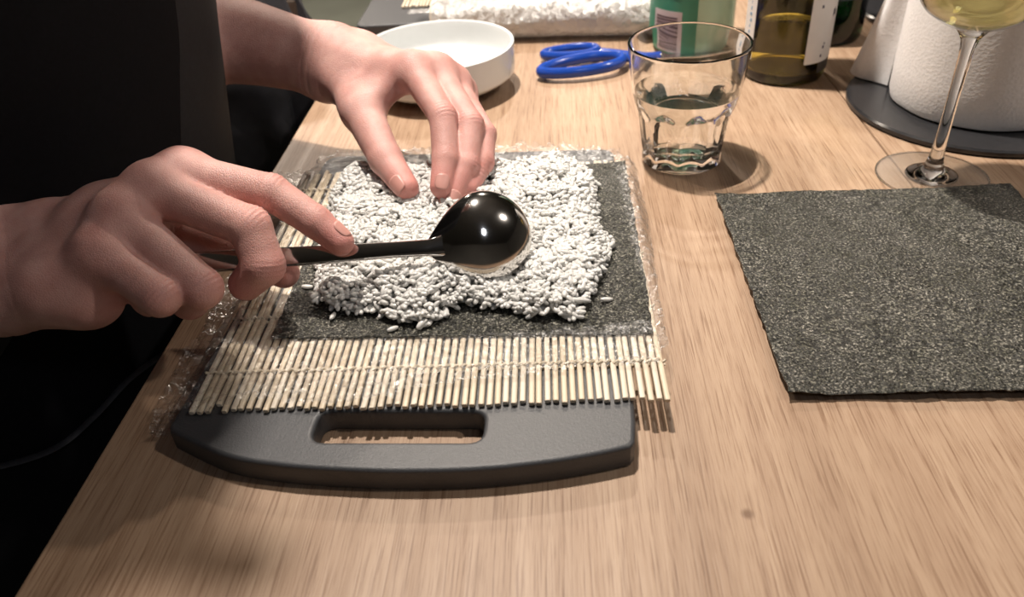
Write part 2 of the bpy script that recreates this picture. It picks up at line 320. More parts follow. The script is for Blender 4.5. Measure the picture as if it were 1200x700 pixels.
# ------------------------------------------------------------------ charcoal cutting boards with a slot handle
def arc_outline():
    near = [(-.1136, .0225), (-.0814, .0074), (-.0509, .0015), (-.0225, -.0007), (.0049, -.0014), (.0393, .0002), (.0695, .0046), (.0924, .0097), (.1075, .0142)]
    pts = smooth_prof([(x+1, y) for x, y in near], 5); pts = [(x-1, y) for x, y in pts]
    a = round_poly([(.1106, .030), (.1115, .318), (-.1115, .318), (-.1150, .030)], [.0, .012, .012, .0])
    o = pts+[(.1096, .0175)]+a+[(-.1153, .0262)]
    return o
HOLE = round_poly([(-.0420, .0160), (.0395, .0165), (.0395, .0365), (-.0420, .0365)], [.007]*4)
board_me = plate_mesh('board_body', [arc_outline(), HOLE], 0, .014, .0022)
def cutting_board(label, loc, rz):
    b = thing('cutting_board', label, 'cutting board', loc, rz, 'charcoal cutting boards')
    link('board_body', board_me, M['board'] if not board_me.materials else None, b)
    return b
cutting_board('charcoal plastic cutting board with slot handle under the mat with rice', (-.06, .24, 0), -.11)
cutting_board('second charcoal cutting board lying behind the white bowl and film roll', (-.0185, 1.210, 0), math.pi-.075)

# ------------------------------------------------------------------ bamboo rolling mats
NS = 58; MW = .2367; ML = .2500; SR = .00150
def stick_mesh(seed):
    r = random.Random(seed); V = []; F = []; n = 12; ys = [0, .0006, ML*.33, ML*.66, ML-.0006, ML]; rs = [.78, 1, 1, 1, 1, .78]
    bx = [r.uniform(-.0003, .0003) for _ in ys]
    for y, s, b in zip(ys, rs, bx):
        for k in range(n): a = 2*math.pi*(k+.5)/n; ca, sa = math.cos(a), math.sin(a); V.append((b+SR*s*math.copysign(abs(ca)**.6, ca), y, SR*s*math.copysign(abs(sa)**.6, sa)*.85))
    for i in range(len(ys)-1):
        for k in range(n): q = (k+1) % n; F.append((i*n+k, (i+1)*n+k, (i+1)*n+q, i*n+q))
    F.append(tuple(range(n))); F.append(tuple((len(ys)-1)*n+k for k in range(n-1, -1, -1)))
    return mesh('slat', V, F)
stick_mes = []
for i in range(10):
    me = stick_mesh(i); me.materials.append(M['bamboo'][i % 5]); stick_mes.append(me)
def string_mesh(y, ph):
    V = []; F = []
    for s in (0, math.pi):
        path = []; steps = NS*8
        for k in range(steps+1):
            u = k/8; x = (u-.5)*MW/NS+MW/NS*.5
            path.append((x, y+.0006*math.sin(u*math.pi*2+ph)+(.00035 if s else -.00035), (SR+.0003)*math.cos(u*math.pi+s)*1.0+.0002))
        v, f = tube(path, .00078, 5); o = len(V); V += v; F += [tuple(i+o for i in q) for q in f]
    return mesh('string', V, F)
string_mes = [string_mesh(y, i) for i, y in enumerate((.0268, .0725, .1250, .1775, .2232))]
def bamboo_mat(label, loc, rz, rs):
    t = thing('bamboo_rolling_mat', label, 'bamboo mat', loc, rz, 'bamboo rolling mats')
    r = random.Random(rs)
    for i in range(NS):
        o = link('slat', stick_mes[r.randrange(10)], None, t)
        o.location = ((i+.5)*MW/NS+r.uniform(-.0003, .0003), r.uniform(-.0012, .0012)+(.004 if i == 3 else 0), 0); o.rotation_euler = (0, 0, r.uniform(-.004, .004))
    for me in string_mes: link('string', me, M['string'] if not me.materials else None, t)
    return t
bamboo_mat('bamboo rolling mat on the near board under the nori and rice', (-.1636, .2849, .01575), -.0707, 3)
bamboo_mat('bamboo rolling mat lying on the far board behind the film roll', (-.1046, .9546, .01575), -.0707, 5)

# ------------------------------------------------------------------ nori sheets
def nori_sheet(name, label, C4, z0, hfun, group, nx=150, ny=150, edge=.0011, seed=1, thick=.0005):
    BL, BR, TR, TL = [np.array(c) for c in C4]
    u, v = np.meshgrid(np.linspace(0, 1, nx), np.linspace(0, 1, ny))
    eu = edge*fbm2(v*38, 0*v+3, seed, 4); ev = edge*fbm2(u*38, 0*u+9, seed+5, 4)
    P = (BL*(1-u[..., None])*(1-v[..., None])+BR*u[..., None]*(1-v[..., None])+TR*u[..., None]*v[..., None]+TL*(1-u[..., None])*v[..., None])
    c = P.reshape(-1, 2).mean(0)
    dirx = (BR-BL)/np.linalg.norm(BR-BL); diry = (TL-BL)/np.linalg.norm(TL-BL)
    P = P+dirx*(eu*(2*u-1)**8*np.sign(u-.5)*1.0)[..., None]+diry*(ev*(2*v-1)**8*np.sign(v-.5))[..., None]
    z = hfun(u, v, P)+.00035*fbm2(P[..., 0]*260, P[..., 1]*260, seed+9, 3)
    top = np.concatenate([P, (z0+z)[..., None]], -1).reshape(-1, 3); bot = top-np.array([0, 0, thick])
    I = np.arange(nx*ny).reshape(ny, nx); n = nx*ny
    q = np.stack([I[:-1, :-1], I[:-1, 1:], I[1:, 1:], I[1:, :-1]], -1).reshape(-1, 4)
    rim = np.concatenate([I[0, :], I[1:, -1], I[-1, -2::-1], I[-2:0:-1, 0]]); r2 = np.roll(rim, -1)
    side = np.stack([rim, rim+n, r2+n, r2], -1)
    F = np.concatenate([q, q[:, ::-1]+n, side]); V = np.concatenate([top, bot])-np.array([c[0], c[1], z0])
    o = link(name, np_mesh(name, V, F), M['nori']); o.location = (c[0], c[1], z0)
    return tag(o, label, 'nori', group)
def h_mat(u, v, P): return .0006+.0010*np.abs(2*u-1)**6*np.maximum(0, v-.6)*2+.0004*noise2(u*5, v*5, 3)+.0012*np.maximum(0, u-.93)/.07*np.maximum(0, v-.85)/.15
nori_sheet('nori_sheet', 'dark nori seaweed sheet under the rice on the bamboo mat', [(-.1323, .3353), (.0724, .3150), (.0888, .5085), (-.1167, .5310)], .0182, h_mat, 'nori sheets', seed=1)
def h_tab(u, v, P): return .0012+.0022*np.maximum(0, 1-v*9)*(.6+.6*noise2(u*6, 0*u, 21))+.0016*np.maximum(0, 1-u*10)+.0011*(1+fbm2(u*4, v*4, 31))
nori_sheet('nori_sheet', 'large uncovered nori seaweed sheet lying directly on the table', [(.1331, .2772), (.3290, .2590), (.3470, .4640), (.1482, .4805)], .0012, h_tab, 'nori sheets', seed=4)

# ------------------------------------------------------------------ cling film round the mat
def film_sheet():
    nx, ny = 260, 250
    u, v = np.meshgrid(np.linspace(0, 1, nx), np.linspace(0, 1, ny))
    L = np.array([(-.1830, .2815), (-.1885, .3016), (-.1830, .3720), (-.1790, .4700), (-.1740, .5650)])
    R = np.array([(.0700, .2880), (.0780, .3060), (.0860, .3750), (.0945, .4600), (.0985, .5330)])
    tk = np.array([0, .09, .36, .68, 1.0])
    def ip(A, t): return np.stack([np.interp(t, tk, A[:, 0]), np.interp(t, tk, A[:, 1])], -1)
    P = ip(L, v)*(1-u[..., None])+ip(R, v)*u[..., None]
    # front and back edges bow and fray
    fr = np.exp(-v*14)
    P[..., 1] += fr*(.0045*fbm2(u*9, 0*u, 41, 4)-.008*np.exp(-((u-.42)/.13)**2)+.003*np.sin(u*2.8))
    P[..., 1] += np.exp(-(1-v)*14)*(.014*np.sin(u*math.pi)+.005*fbm2(u*7, 0*u, 43, 4))
    P[..., 0] += (np.exp(-u*16)+np.exp(-(1-u)*16))*.004*fbm2(v*9, u*9, 47, 4)
    # support height below the film
    ca, sa = math.cos(.0707), math.sin(.0707); dx = P[..., 0]+.1636; dy = P[..., 1]-.2849
    mx = ca*dx-sa*dy; my = sa*dx+ca*dy
    inside = np.minimum(np.minimum(mx, MW-mx), np.minimum(my+.001, ML-my))
    s = np.clip((inside+.012)/.012, 0, 1); s = s*s*(3-2*s)
    cb, sb = math.cos(.11), math.sin(.11); bx = cb*(P[..., 0]+.06)-sb*(P[..., 1]-.24); by = sb*(P[..., 0]+.06)+cb*(P[..., 1]-.24)
    onb = (np.abs(bx) < .116) & (by < .322)
    base = np.where(onb, .0150, .0022)
    z = base*(1-s)+.01815*s
    near = np.clip(np.minimum(np.minimum(u, 1-u)*14, np.minimum(v*12, (1-v)*12)), 0, 1)
    cr = np.abs(fbm2(P[..., 0]*150, P[..., 1]*150, 51, 4)); cr2 = np.abs(fbm2(P[..., 0]*420+3, P[..., 1]*420, 53, 2))
    # under the sheet of nori the film lies flat
    under = np.clip(np.minimum(np.minimum(P[..., 0]+.130, .080-P[..., 0]), np.minimum(P[..., 1]-.322, .512-P[..., 1]))/.006, 0, 1)
    z = z+(.0003+cr*(.0055*(1-near)+.0020)+cr2*(.0022*(1-near)+.0010))*(1-under)
    V = np.concatenate([P, z[..., None]], -1).reshape(-1, 3); I = np.arange(nx*ny).reshape(ny, nx)
    q = np.stack([I[:-1, :-1], I[:-1, 1:], I[1:, 1:], I[1:, :-1]], -1).reshape(-1, 4)
    o = link('cling_film', np_mesh('cling_film', V, q), M['film'])
    return tag(o, 'crumpled clear cling film wrapped over the near bamboo mat', 'cling film')
film_sheet()

# ------------------------------------------------------------------ cooked rice
def rice():
    poly = np.array([(-.115, .3832), (-.1075, .3571), (-.0958, .3524), (-.0763, .3484), (-.0636, .3376), (-.0471, .3341), (-.0335, .3462), (-.0193, .3459), (-.0006, .3405), (.0128, .3312), (.0358, .3306), (.0463, .3511), (.0553, .371), (.0617, .3976), (.0577, .4264), (.0612, .4523), (.0636, .4794), (.0558, .5039), (.0393, .5205), (.0195, .5113), (-.0053, .5073), (-.0299, .5082), (-.070, .518), (-.0996, .5205), (-.1132, .5177), (-.1211, .4779), (-.1144, .4431), (-.1171, .4129)])
    def inside(x, y):
        r = np.zeros(len(x), bool); j = len(poly)-1
        for i in range(len(poly)):
            xi, yi = poly[i]; xj, yj = poly[j]
            c = ((yi > y) != (yj > y)) & (x < (xj-xi)*(y-yi)/(yj-yi+1e-12)+xi); r ^= c; j = i
        return r
    def edge_d(x, y):
        d = np.full(len(x), 1.0)
        for i in range(len(poly)):
            a = poly[i-1]; b = poly[i]; ab = b-a; t = np.clip(((x-a[0])*ab[0]+(y-a[1])*ab[1])/(ab@ab), 0, 1)
            d = np.minimum(d, np.hypot(x-a[0]-t*ab[0], y-a[1]-t*ab[1]))
        return d
    N = 11500; x = RNG.uniform(-.125, .07, N); y = RNG.uniform(.328, .525, N)
    k = inside(x+.0025*noise2(x*160, y*160, 5), y+.0025*noise2(x*160, y*160, 6)); x = x[k]; y = y[k]
    ed = edge_d(x, y); e = 1-np.exp(-ed/.0055)
    lump = fbm2(x*85, y*85, 61, 2); big = fbm2(x*22, y*22, 67, 2)
    H = (.0022+e*(.0120+.0062*lump+.0040*big)); H = np.maximum(H, .0020)
    w = RNG.random(len(x)); z = .0186+np.where(w < .62, H*(1-.10*RNG.random(len(x))), .0012+(H-.0012)*RNG.random(len(x)))
    keep = RNG.random(len(x)) < np.clip(.5+ed/.006, 0, 1); x, y, z, H, ed = x[keep], y[keep], z[keep], H[keep], ed[keep]
    # a few stray grains on the nori
    sx = np.array([-.1195, -.0655, .052, .0585, -.100]); sy = np.array([.3795, .3335, .345, .41, .349]); x = np.append(x, sx); y = np.append(y, sy); z = np.append(z, [.0202]*5); n = len(x)
    seg, rings = 7, 5
    T = [(-1, 0, 0)]
    for i in range(1, rings):
        a = math.pi*i/rings
        for q in range(seg): b = 2*math.pi*q/seg; T.append((-math.cos(a), math.sin(a)*math.cos(b), math.sin(a)*math.sin(b)))
    T.append((1, 0, 0)); T = np.array(T); nv = len(T); F = []
    for q in range(seg): F.append((0, 1+(q+1) % seg, 1+q))
    for i in range(rings-2):
        for q in range(seg):
            a = 1+i*seg+q; b = 1+i*seg+(q+1) % seg; F += [(a, b, b+seg), (a, b+seg, a+seg)]
    o = 1+(rings-2)*seg
    for q in range(seg): F.append((o+q, o+(q+1) % seg, nv-1))
    F = np.array(F)
    Lh = RNG.uniform(.0030, .0042, n); W = RNG.uniform(.00145, .00185, n); yaw = RNG.uniform(0, 2*math.pi, n); pit = RNG.normal(0, .34, n); bend = RNG.uniform(-.18, .18, n)
    P = T[None]*np.stack([Lh, W, W*.88], -1)[:, None, :]
    P[..., 1] += (bend*W)[:, None]*(T[None, :, 0]**2)*2
    c, s = np.cos(pit)[:, None], np.sin(pit)[:, None]; X = P[..., 0]*c-P[..., 2]*s; Z = P[..., 0]*s+P[..., 2]*c; Y = P[..., 1]
    c, s = np.cos(yaw)[:, None], np.sin(yaw)[:, None]; X, Y = X*c-Y*s, X*s+Y*c
    Z = Z+z[:, None]; lo = Z.min(1); Z = Z+np.maximum(0, .0190-lo)[:, None]
    V = np.stack([X+x[:, None], Y+y[:, None], Z], -1).reshape(-1, 3)-np.array([-.03, .42, .0186])
    FF = (F[None]+(np.arange(n)*nv)[:, None, None]).reshape(-1, 3)
    gx, gy = np.meshgrid(np.linspace(-.125, .068, 150), np.linspace(.326, .524, 150)); fx, fy = gx.ravel(), gy.ravel(); ins = inside(fx, fy); e2 = np.where(ins, edge_d(fx, fy), 0); ee = np.where(e2 > .0075, 1-np.exp(-(e2-.0075)/.0055), -.3)
    hz = .0186+np.where(ins & (e2 > .0075), ee*(.0120+.0062*fbm2(fx*85, fy*85, 61, 2)+.0040*fbm2(fx*22, fy*22, 67, 2))*.62, -.0002)
    I = np.arange(150*150).reshape(150, 150); qd = np.stack([I[:-1, :-1], I[:-1, 1:], I[1:, 1:], I[1:, :-1]], -1).reshape(-1, 4); qd = qd[(e2[qd] > .0065).all(1)]
    mv = np.stack([fx, fy, hz], -1)-np.array([-.03, .42, .0186]); tri = np.concatenate([qd[:, [0, 1, 2]], qd[:, [0, 2, 3]]])+len(V)
    V = np.concatenate([V, mv]); FF = np.concatenate([FF, tri])
    ob = link('cooked_rice', np_mesh('cooked_rice', V, FF), M['rice']); ob.location = (-.03, .42, .0186)
    tag(ob, 'sticky white cooked rice spread over the nori on the mat', 'rice', None, 'stuff')
    return n
rice()

# ------------------------------------------------------------------ spoon
def spoon():
    H0, N0, T0 = Vector(SP['H0']), Vector(SP['N0']), Vector(SP['T0'])
    X = (T0-N0).normalized(); zd = Vector((.05, -.80, .60)); Z = (zd-X*zd.dot(X)).normalized(); Y = Z.cross(X)
    t = thing('spoon', 'polished steel serving spoon held face down over the rice', 'spoon', tuple(N0))
    L = (T0-N0).length; nu, nv = 36, 28; V = []; F = []
    def half(s): return max(.0035, .0225*math.sin(math.pi*min(1, s)**.80)**.62) if s < .999 else .0
    def pt(s, q, off):
        k = math.sin(math.pi/2*min(1, s/.54)); hw = .0045+(.0272-.0045)*k**1.0 if s < .54 else .0272*max(0, 1-((s-.54)/.46)**2)**.5
        dep = -.0004+.0144*math.sin(math.pi/2*min(1, s/.52))**1.1 if s < .52 else .0140*max(0, 1-((s-.52)/.48)**2)**.5
        z = dep*max(0, (1-q*q))**.55-.0005
        return N0+X*(s*L)+Y*(q*hw)+Z*(z+off)
    for layer, off in ((0, 0), (1, -.0011)):
        for i in range(nu+1):
            s = (1-math.cos(math.pi*i/nu))/2
            for j in range(nv+1): V.append(pt(s, math.sin((j/nv-.5)*math.pi), off))
    n1 = (nu+1)*(nv+1); idx = lambda l, i, j: l*n1+i*(nv+1)+j
    for i in range(nu):
        for j in range(nv):
            F.append((idx(0, i, j), idx(0, i+1, j), idx(0, i+1, j+1), idx(0, i, j+1))); F.append((idx(1, i, j), idx(1, i, j+1), idx(1, i+1, j+1), idx(1, i+1, j)))
    for i in range(nu):
        for j in (0, nv): a, b, c, d = idx(0, i, j), idx(0, i+1, j), idx(1, i+1, j), idx(1, i, j); F.append((a, b, c, d) if j else (a, d, c, b))
    me = mesh('bowl', [v-N0 for v in V], F); bm = bmesh.new(); bm.from_mesh(me); bmesh.ops.remove_doubles(bm, verts=bm.verts, dist=2e-5); bmesh.ops.recalc_face_normals(bm, faces=bm.faces); bm.to_mesh(me); bm.free()
    link('bowl', me, M['steel'], t)
    # handle: flat bar, wider to the end
    A = (N0-H0).normalized(); zh = Vector((0, -.70, .71)); Zh = (zh-A*zh.dot(A)).normalized(); Yh = Zh.cross(A)
    V = []; F = []; prof = [(-1, -.55), (-1, .35), (-.86, .8), (-.5, 1), (.5, 1), (.86, .8), (1, .35), (1, -.55), (.8, -1), (-.8, -1)]; m = len(prof)
    ctrl = [(H0, .0052, .0020), (H0.lerp(N0, .03), .0060, .0024), (H0.lerp(N0, .3), .0056, .0024), (H0.lerp(N0, .6), .0050, .0023), (H0.lerp(N0, .85)+Zh*.0012, .0044, .0024), (N0+Zh*.0010, .0046, .0024), (N0+X*.006+Z*.0016, .0058, .0022), (N0+X*.013+Z*.0030, .0085, .0016)]
    for i, (p, hw, ht) in enumerate(ctrl):
        k = min(1, max(0, (i-4)/2)); yy = Yh.lerp(Y, k).normalized(); zz = Zh.lerp(Z, k).normalized()
        for a, b in prof: V.append(p+yy*(a*hw)+zz*(b*ht)-N0)
    for i in range(len(ctrl)-1):
        for k in range(m): q = (k+1) % m; F.append((i*m+k, i*m+q, (i+1)*m+q, (i+1)*m+k))
    F.append(tuple(range(m-1, -1, -1))); F.append(tuple((len(ctrl)-1)*m+k for k in range(m)))
    me = mesh('handle', V, F); bm = bmesh.new(); bm.from_mesh(me); bmesh.ops.recalc_face_normals(bm, faces=bm.faces); bm.to_mesh(me); bm.free()
    link('handle', me, M['steel'], t)
spoon()

# ------------------------------------------------------------------ the person: one continuous body from blended tapered limbs
def axis_grid(lo, hi, f0, f1, fine, coarse):
    a = list(np.arange(f0, f1+fine*.5, fine)); s = fine; p = a[-1]
    while p < hi: s = min(coarse, s*1.35); p += s; a.append(p)
    s = fine; p = a[0]; b = []
    while p > lo: s = min(coarse, s*1.35); p -= s; b.append(p)
    return np.array(b[::-1]+a, np.float32)
def smin(a, b, k):
    h = np.maximum(k-np.abs(a-b), 0)/k; return np.minimum(a, b)-h*h*k*.25
class Field:
    def __init__(s, xs, ys, zs): s.ax = (xs, ys, zs); s.shape = (len(xs), len(ys), len(zs))
    def new(s): return np.full(s.shape, .03, np.float32)
    def cone(s, a, b, ra, rb, pad):
        lo = [min(a[i]-ra, b[i]-rb)-pad for i in range(3)]; hi = [max(a[i]+ra, b[i]+rb)+pad for i in range(3)]
        sl = tuple(slice(max(0, np.searchsorted(s.ax[i], lo[i])-1), np.searchsorted(s.ax[i], hi[i])+1) for i in range(3))
        X = s.ax[0][sl[0]][:, None, None]; Y = s.ax[1][sl[1]][None, :, None]; Z = s.ax[2][sl[2]][None, None, :]
        d = np.array(b, float)-np.array(a, float); L = float(d@d)+1e-12
        t = np.clip(((X-a[0])*d[0]+(Y-a[1])*d[1]+(Z-a[2])*d[2])/L, 0, 1)
        D = np.sqrt((X-a[0]-t*d[0])**2+(Y-a[1]-t*d[1])**2+(Z-a[2]-t*d[2])**2)-(ra+(rb-ra)*t)
        return sl, D.astype(np.float32)
    def add(s, D, prims, k, pad=.012):
        for a, b, ra, rb in prims:
            sl, d = s.cone(a, b, ra, rb, pad); D[sl] = smin(D[sl], d, k)
    def net(s, D, smooth=2):
        nx, ny, nz = s.shape; S = D < 0; c = np.zeros((nx-1, ny-1, nz-1), np.uint8)
        for i in (0, 1):
            for j in (0, 1):
                for k in (0, 1): c += S[i:nx-1+i, j:ny-1+j, k:nz-1+k]
        I, J, K = np.nonzero((c > 0) & (c < 8)); idx = np.full(c.shape, -1, np.int32); n = len(I); idx[I, J, K] = np.arange(n)
        acc = np.zeros((n, 3)); cnt = np.zeros(n)
        ax = s.ax
        for (a, b) in [((0,0,0),(1,0,0)),((0,1,0),(1,1,0)),((0,0,1),(1,0,1)),((0,1,1),(1,1,1)),((0,0,0),(0,1,0)),((1,0,0),(1,1,0)),((0,0,1),(0,1,1)),((1,0,1),(1,1,1)),((0,0,0),(0,0,1)),((1,0,0),(1,0,1)),((0,1,0),(0,1,1)),((1,1,0),(1,1,1))]:
            da = D[I+a[0], J+a[1], K+a[2]]; db = D[I+b[0], J+b[1], K+b[2]]; m = (da < 0) != (db < 0); t = np.where(m, da/np.where(m, da-db, 1), 0)
            for q, (A, ix) in enumerate(zip(ax, (I, J, K))):
                pa = A[ix+a[q]]; pb = A[ix+b[q]]; acc[:, q] += np.where(m, pa+(pb-pa)*t, 0)
            cnt += m
        V = acc/cnt[:, None]; F = []
        for axn in range(3):
            sl0 = [slice(None)]*3; sl1 = [slice(None)]*3; sl0[axn] = slice(0, -1); sl1[axn] = slice(1, None)
            A = S[tuple(sl0)]; B = S[tuple(sl1)]; e = np.nonzero(A != B); o = [(axn+1) % 3, (axn+2) % 3]
            ok = np.ones(len(e[0]), bool)
            for q in o: ok &= (e[q] > 0) & (e[q] < s.shape[q]-1)
            e = [x[ok] for x in e]; sg = A[tuple(e)]
            def cell(d1, d2):
                z = list(e); z[o[0]] = z[o[0]]-d1; z[o[1]] = z[o[1]]-d2; return idx[tuple(z)]
            q = np.stack([cell(1, 1), cell(0, 1), cell(0, 0), cell(1, 0)], -1); q[~sg] = q[~sg][:, ::-1]; F.append(q)
        F = np.concatenate(F)
        for _ in range(smooth):
            A = np.zeros_like(V); C = np.zeros(n)
            for a, b in ((0, 1), (1, 2), (2, 3), (3, 0)):
                for u, w in ((F[:, a], F[:, b]), (F[:, b], F[:, a])):
                    for q in range(3): A[:, q] += np.bincount(u, V[w, q], n)
                    C += np.bincount(u, minlength=n)
            V = V*.45+A/np.maximum(C, 1)[:, None]*.55
        return V, F
YAW = math.radians(-32); TN = np.array([math.cos(YAW), math.sin(YAW), 0]); TT = np.array([-math.sin(YAW), math.cos(YAW), 0]); TQ = np.array([-.257, .437, 0])
def tp(s, n, z):
    """torso point: s along the shoulders, n out of the chest, z up; the trunk leans forward above the table"""
    return TQ+TT*s+TN*(n+.22*max(0, z))+np.array([0, 0, z])
SHN = tuple(tp(-.185, -.13, .40)); SHF = tuple(tp(.185, -.13, .40)); ELN = (-.495, .268, .078); ELF = (-.335, .690, .115)
HEAD = (-.224, .471, .575)
def P3(h, k): return HN[h][k][:3]
def R(h, k): return HN[h][k][3]
def lerp3(a, b, t): return tuple(a[i]+(b[i]-a[i])*t for i in range(3))
def body():
    xs = axis_grid(-.66, .06, -.285, .000, .00105, .014); ys = axis_grid(.02, .92, .297, .605, .00105, .014); zs = axis_grid(FZ-.01, .75, .016, .112, .00105, .016)
    fd = Field(xs, ys, zs); D = fd.new(); DF = fd.new()
    # trunk, neck, head, legs
    tr = []
    for s in (-.07, .07): tr += [(tp(s, -.118, -.02), tp(s*1.1, -.118, .33), .100, .098), (tp(s*1.25, -.13, -.06), tp(s*1.2, -.12, -.85), .088, .045)]
    tr += [(tp(-.1, -.12, .37), tp(.1, -.12, .37), .085, .085), (tp(0, -.11, .42), lerp3(tp(0, -.11, .42), HEAD, .8), .055, .052)]
    fd.add(D, tr, .03, .03)
    hx = HEAD
    fd.add(D, [(hx, (hx[0]+.045, hx[1]-.02, hx[2]-.075), .088, .052), (lerp3(hx, (hx[0]+.09, hx[1]-.05, hx[2]-.03), .95), (hx[0]+.105, hx[1]-.06, hx[2]-.052), .010, .012)], .02, .03)
    for s in (-1, 1): q = np.array(hx)+TT*s*.082; fd.add(D, [(tuple(q), tuple(q+np.array([0, 0, -.03])), .016, .011)], .008, .02)
    for s in (-.0875, .0875): fd.add(D, [(tp(s, -.12, -.86), tp(s, .02, -.875), .035, .026)], .03, .03)
    for h, SH, EL in (('N', SHN, ELN), ('F', SHF, ELF)):
        p = lambda k: P3(h, k); r = lambda k: R(h, k)
        wm = lerp3(p('wr'), p('wu'), .5)
        fd.add(D, [(SH, EL, .058, .044)], .03, .03)
        mid = lerp3(EL, wm, .40)
        big = [(EL, mid, .042, .041 if h == 'N' else .036), (mid, p('wr'), .034, r('wr')), (mid, p('wu'), .034, r('wu')), (p('wr'), p('wu'), r('wr'), r('wu'))]
        fd.add(D, big, .022, .02)
        pal = [(p('wr'), p('cr'), r('wr'), r('cr')), (p('wu'), p('cu'), r('wu'), r('cu')), (p('cr'), p('cu'), r('cr'), r('cu'))]
        for k, (a, b, t) in {'im': ('cr', 'cu', .0), 'mm': ('cr', 'cu', .35), 'rm': ('cr', 'cu', .7), 'pm': ('cr', 'cu', 1.0)}.items():
            q = lerp3(p(a), p(b), t); pal.append((q, p(k), .0135 if h == 'N' else .0130, r(k)))
        pal += [(p('im'), p('mm'), r('im')*.86, r('mm')*.86), (p('mm'), p('rm'), r('mm')*.86, r('rm')*.86), (p('rm'), p('pm'), r('rm')*.86, r('pm')*.86)]
        # heel of the hand and thumb ball
        pal += [(p('cr'), p('tc'), r('cr'), r('tc')), (p('tc'), p('tm'), r('tc'), r('tm'))]
        pal += EXTRA[h](p, r)
        fd.add(D, pal, .011)
        for f in 'imrp':
            tmp = fd.new(); ch = [(p(f+'m'), p(f+'p'), r(f+'m'), r(f+'p')*.97), (p(f+'p'), p(f+'d'), r(f+'p')*.97, r(f+'d')), (p(f+'d'), p(f+'t'), r(f+'d'), r(f+'t'))]
            fd.add(tmp, ch, .0022); DF = smin(DF, tmp, .0016)
        tmp = fd.new(); fd.add(tmp, [(p('tm'), p('ti'), r('tm'), r('ti')), (p('ti'), p('tt'), r('ti'), r('tt'))], .003); D = smin(D, tmp, .006)
    D = smin(D, DF, .0075)
    V, F = fd.net(D, 3)
    # creases over the finger joints
    red = np.zeros(len(V))
    for h in 'NF':
        for f in 'imrp':
            for j, prev, nxt, amp in ((f+'p', f+'m', f+'d', .00075), (f+'d', f+'p', f+'t', .00035)):
                c = np.array(P3(h, j)); a = np.array(P3(h, prev)); b = np.array(P3(h, nxt)); axd = (b-a)/np.linalg.norm(b-a)
                d0 = (c-(a+b)/2); dl = np.linalg.norm(d0)
                near = np.nonzero(((V-c)**2).sum(1) < .02**2)[0]
                if not len(near): continue
                w = V[near]-c; s = w@axd; rad = w-np.outer(s, axd); rl = np.linalg.norm(rad, axis=1)+1e-9
                dors = d0/dl if dl > .002 else np.array([0, -.3, .95]); g = np.clip((rad@dors)/rl, 0, 1)
                wave = np.cos(2*math.pi*s/.0027+2.2*g)*np.exp(-(s/.0058)**2)*g**1.2
                V[near] += (rad/rl[:, None])*(amp*wave)[:, None]
                red[near] = np.maximum(red[near], .42*np.exp(-(s/.009)**2)*g)
        for f in 'imrpt':
            c = np.array(P3(h, f+'t')); d2 = ((V-c)**2).sum(1); red = np.maximum(red, .60*np.exp(-d2/.017**2))
        for f in 'imrp':
            c = np.array(P3(h, f+'m')); d2 = ((V-c)**2).sum(1); red = np.maximum(red, .30*np.exp(-d2/.014**2))
        w0, w1 = np.array(P3(h, 'wr')), np.array(P3(h, 'wu')); c = (w0+w1)/2; el = np.array(ELN if h == 'N' else ELF); axd = (el-c)/np.linalg.norm(el-c)
        near = np.nonzero(((V-c)**2).sum(1) < .05**2)[0]; w = V[near]-c; s = w@axd; rad = w-np.outer(s, axd); rl = np.linalg.norm(rad, axis=1)+1e-9
        V[near] += (rad/rl[:, None])*(-.00035*np.exp(-((s-.004)/.0012)**2)-.0003*np.exp(-((s-.010)/.0011)**2)-.0003*np.exp(-((s+.006)/.0012)**2))[:, None]
    org = np.array([-.36, .45, FZ])
    me = np_mesh('body', V-org, F); at = me.attributes.new('red', 'FLOAT', 'POINT'); at.data.foreach_set('value', red.astype(np.float32))
    return me, org
def ex_n(p, r):
    hyp = lerp3(p('cu'), p('pm'), .45); return [(p('wu'), (hyp[0]+.004, hyp[1]-.003, hyp[2]-.014), .0165, .0150), ((hyp[0]+.004, hyp[1]-.003, hyp[2]-.014), lerp3(p('pm'), p('pp'), .15), .0150, .0095),
            (lerp3(p('cr'), p('im'), .4), p('tm'), .014, .011), (lerp3(p('tm'), p('im'), .3), lerp3(p('im'), p('ip'), .1), .010, .009),
            (lerp3(p('cr'), p('rm'), .5), lerp3(p('tm'), p('rm'), .4), .013, .012)]
def ex_f(p, r):
    return [(lerp3(p('cr'), p('im'), .55), lerp3(p('tc'), p('tm'), .75), .0115, .0115), (lerp3(p('tm'), p('im'), .25), lerp3(p('im'), p('tm'), .25), .0085, .0085)]
EXTRA = {'N': ex_n, 'F': ex_f}
person = thing('person', 'person in black apron standing at the table holding a spoon with bare forearms', 'person', (-.36, .45, FZ))
bme, org = body(); link('body', bme, M['skin'], person)
PO = np.array([-.36, .45, FZ])
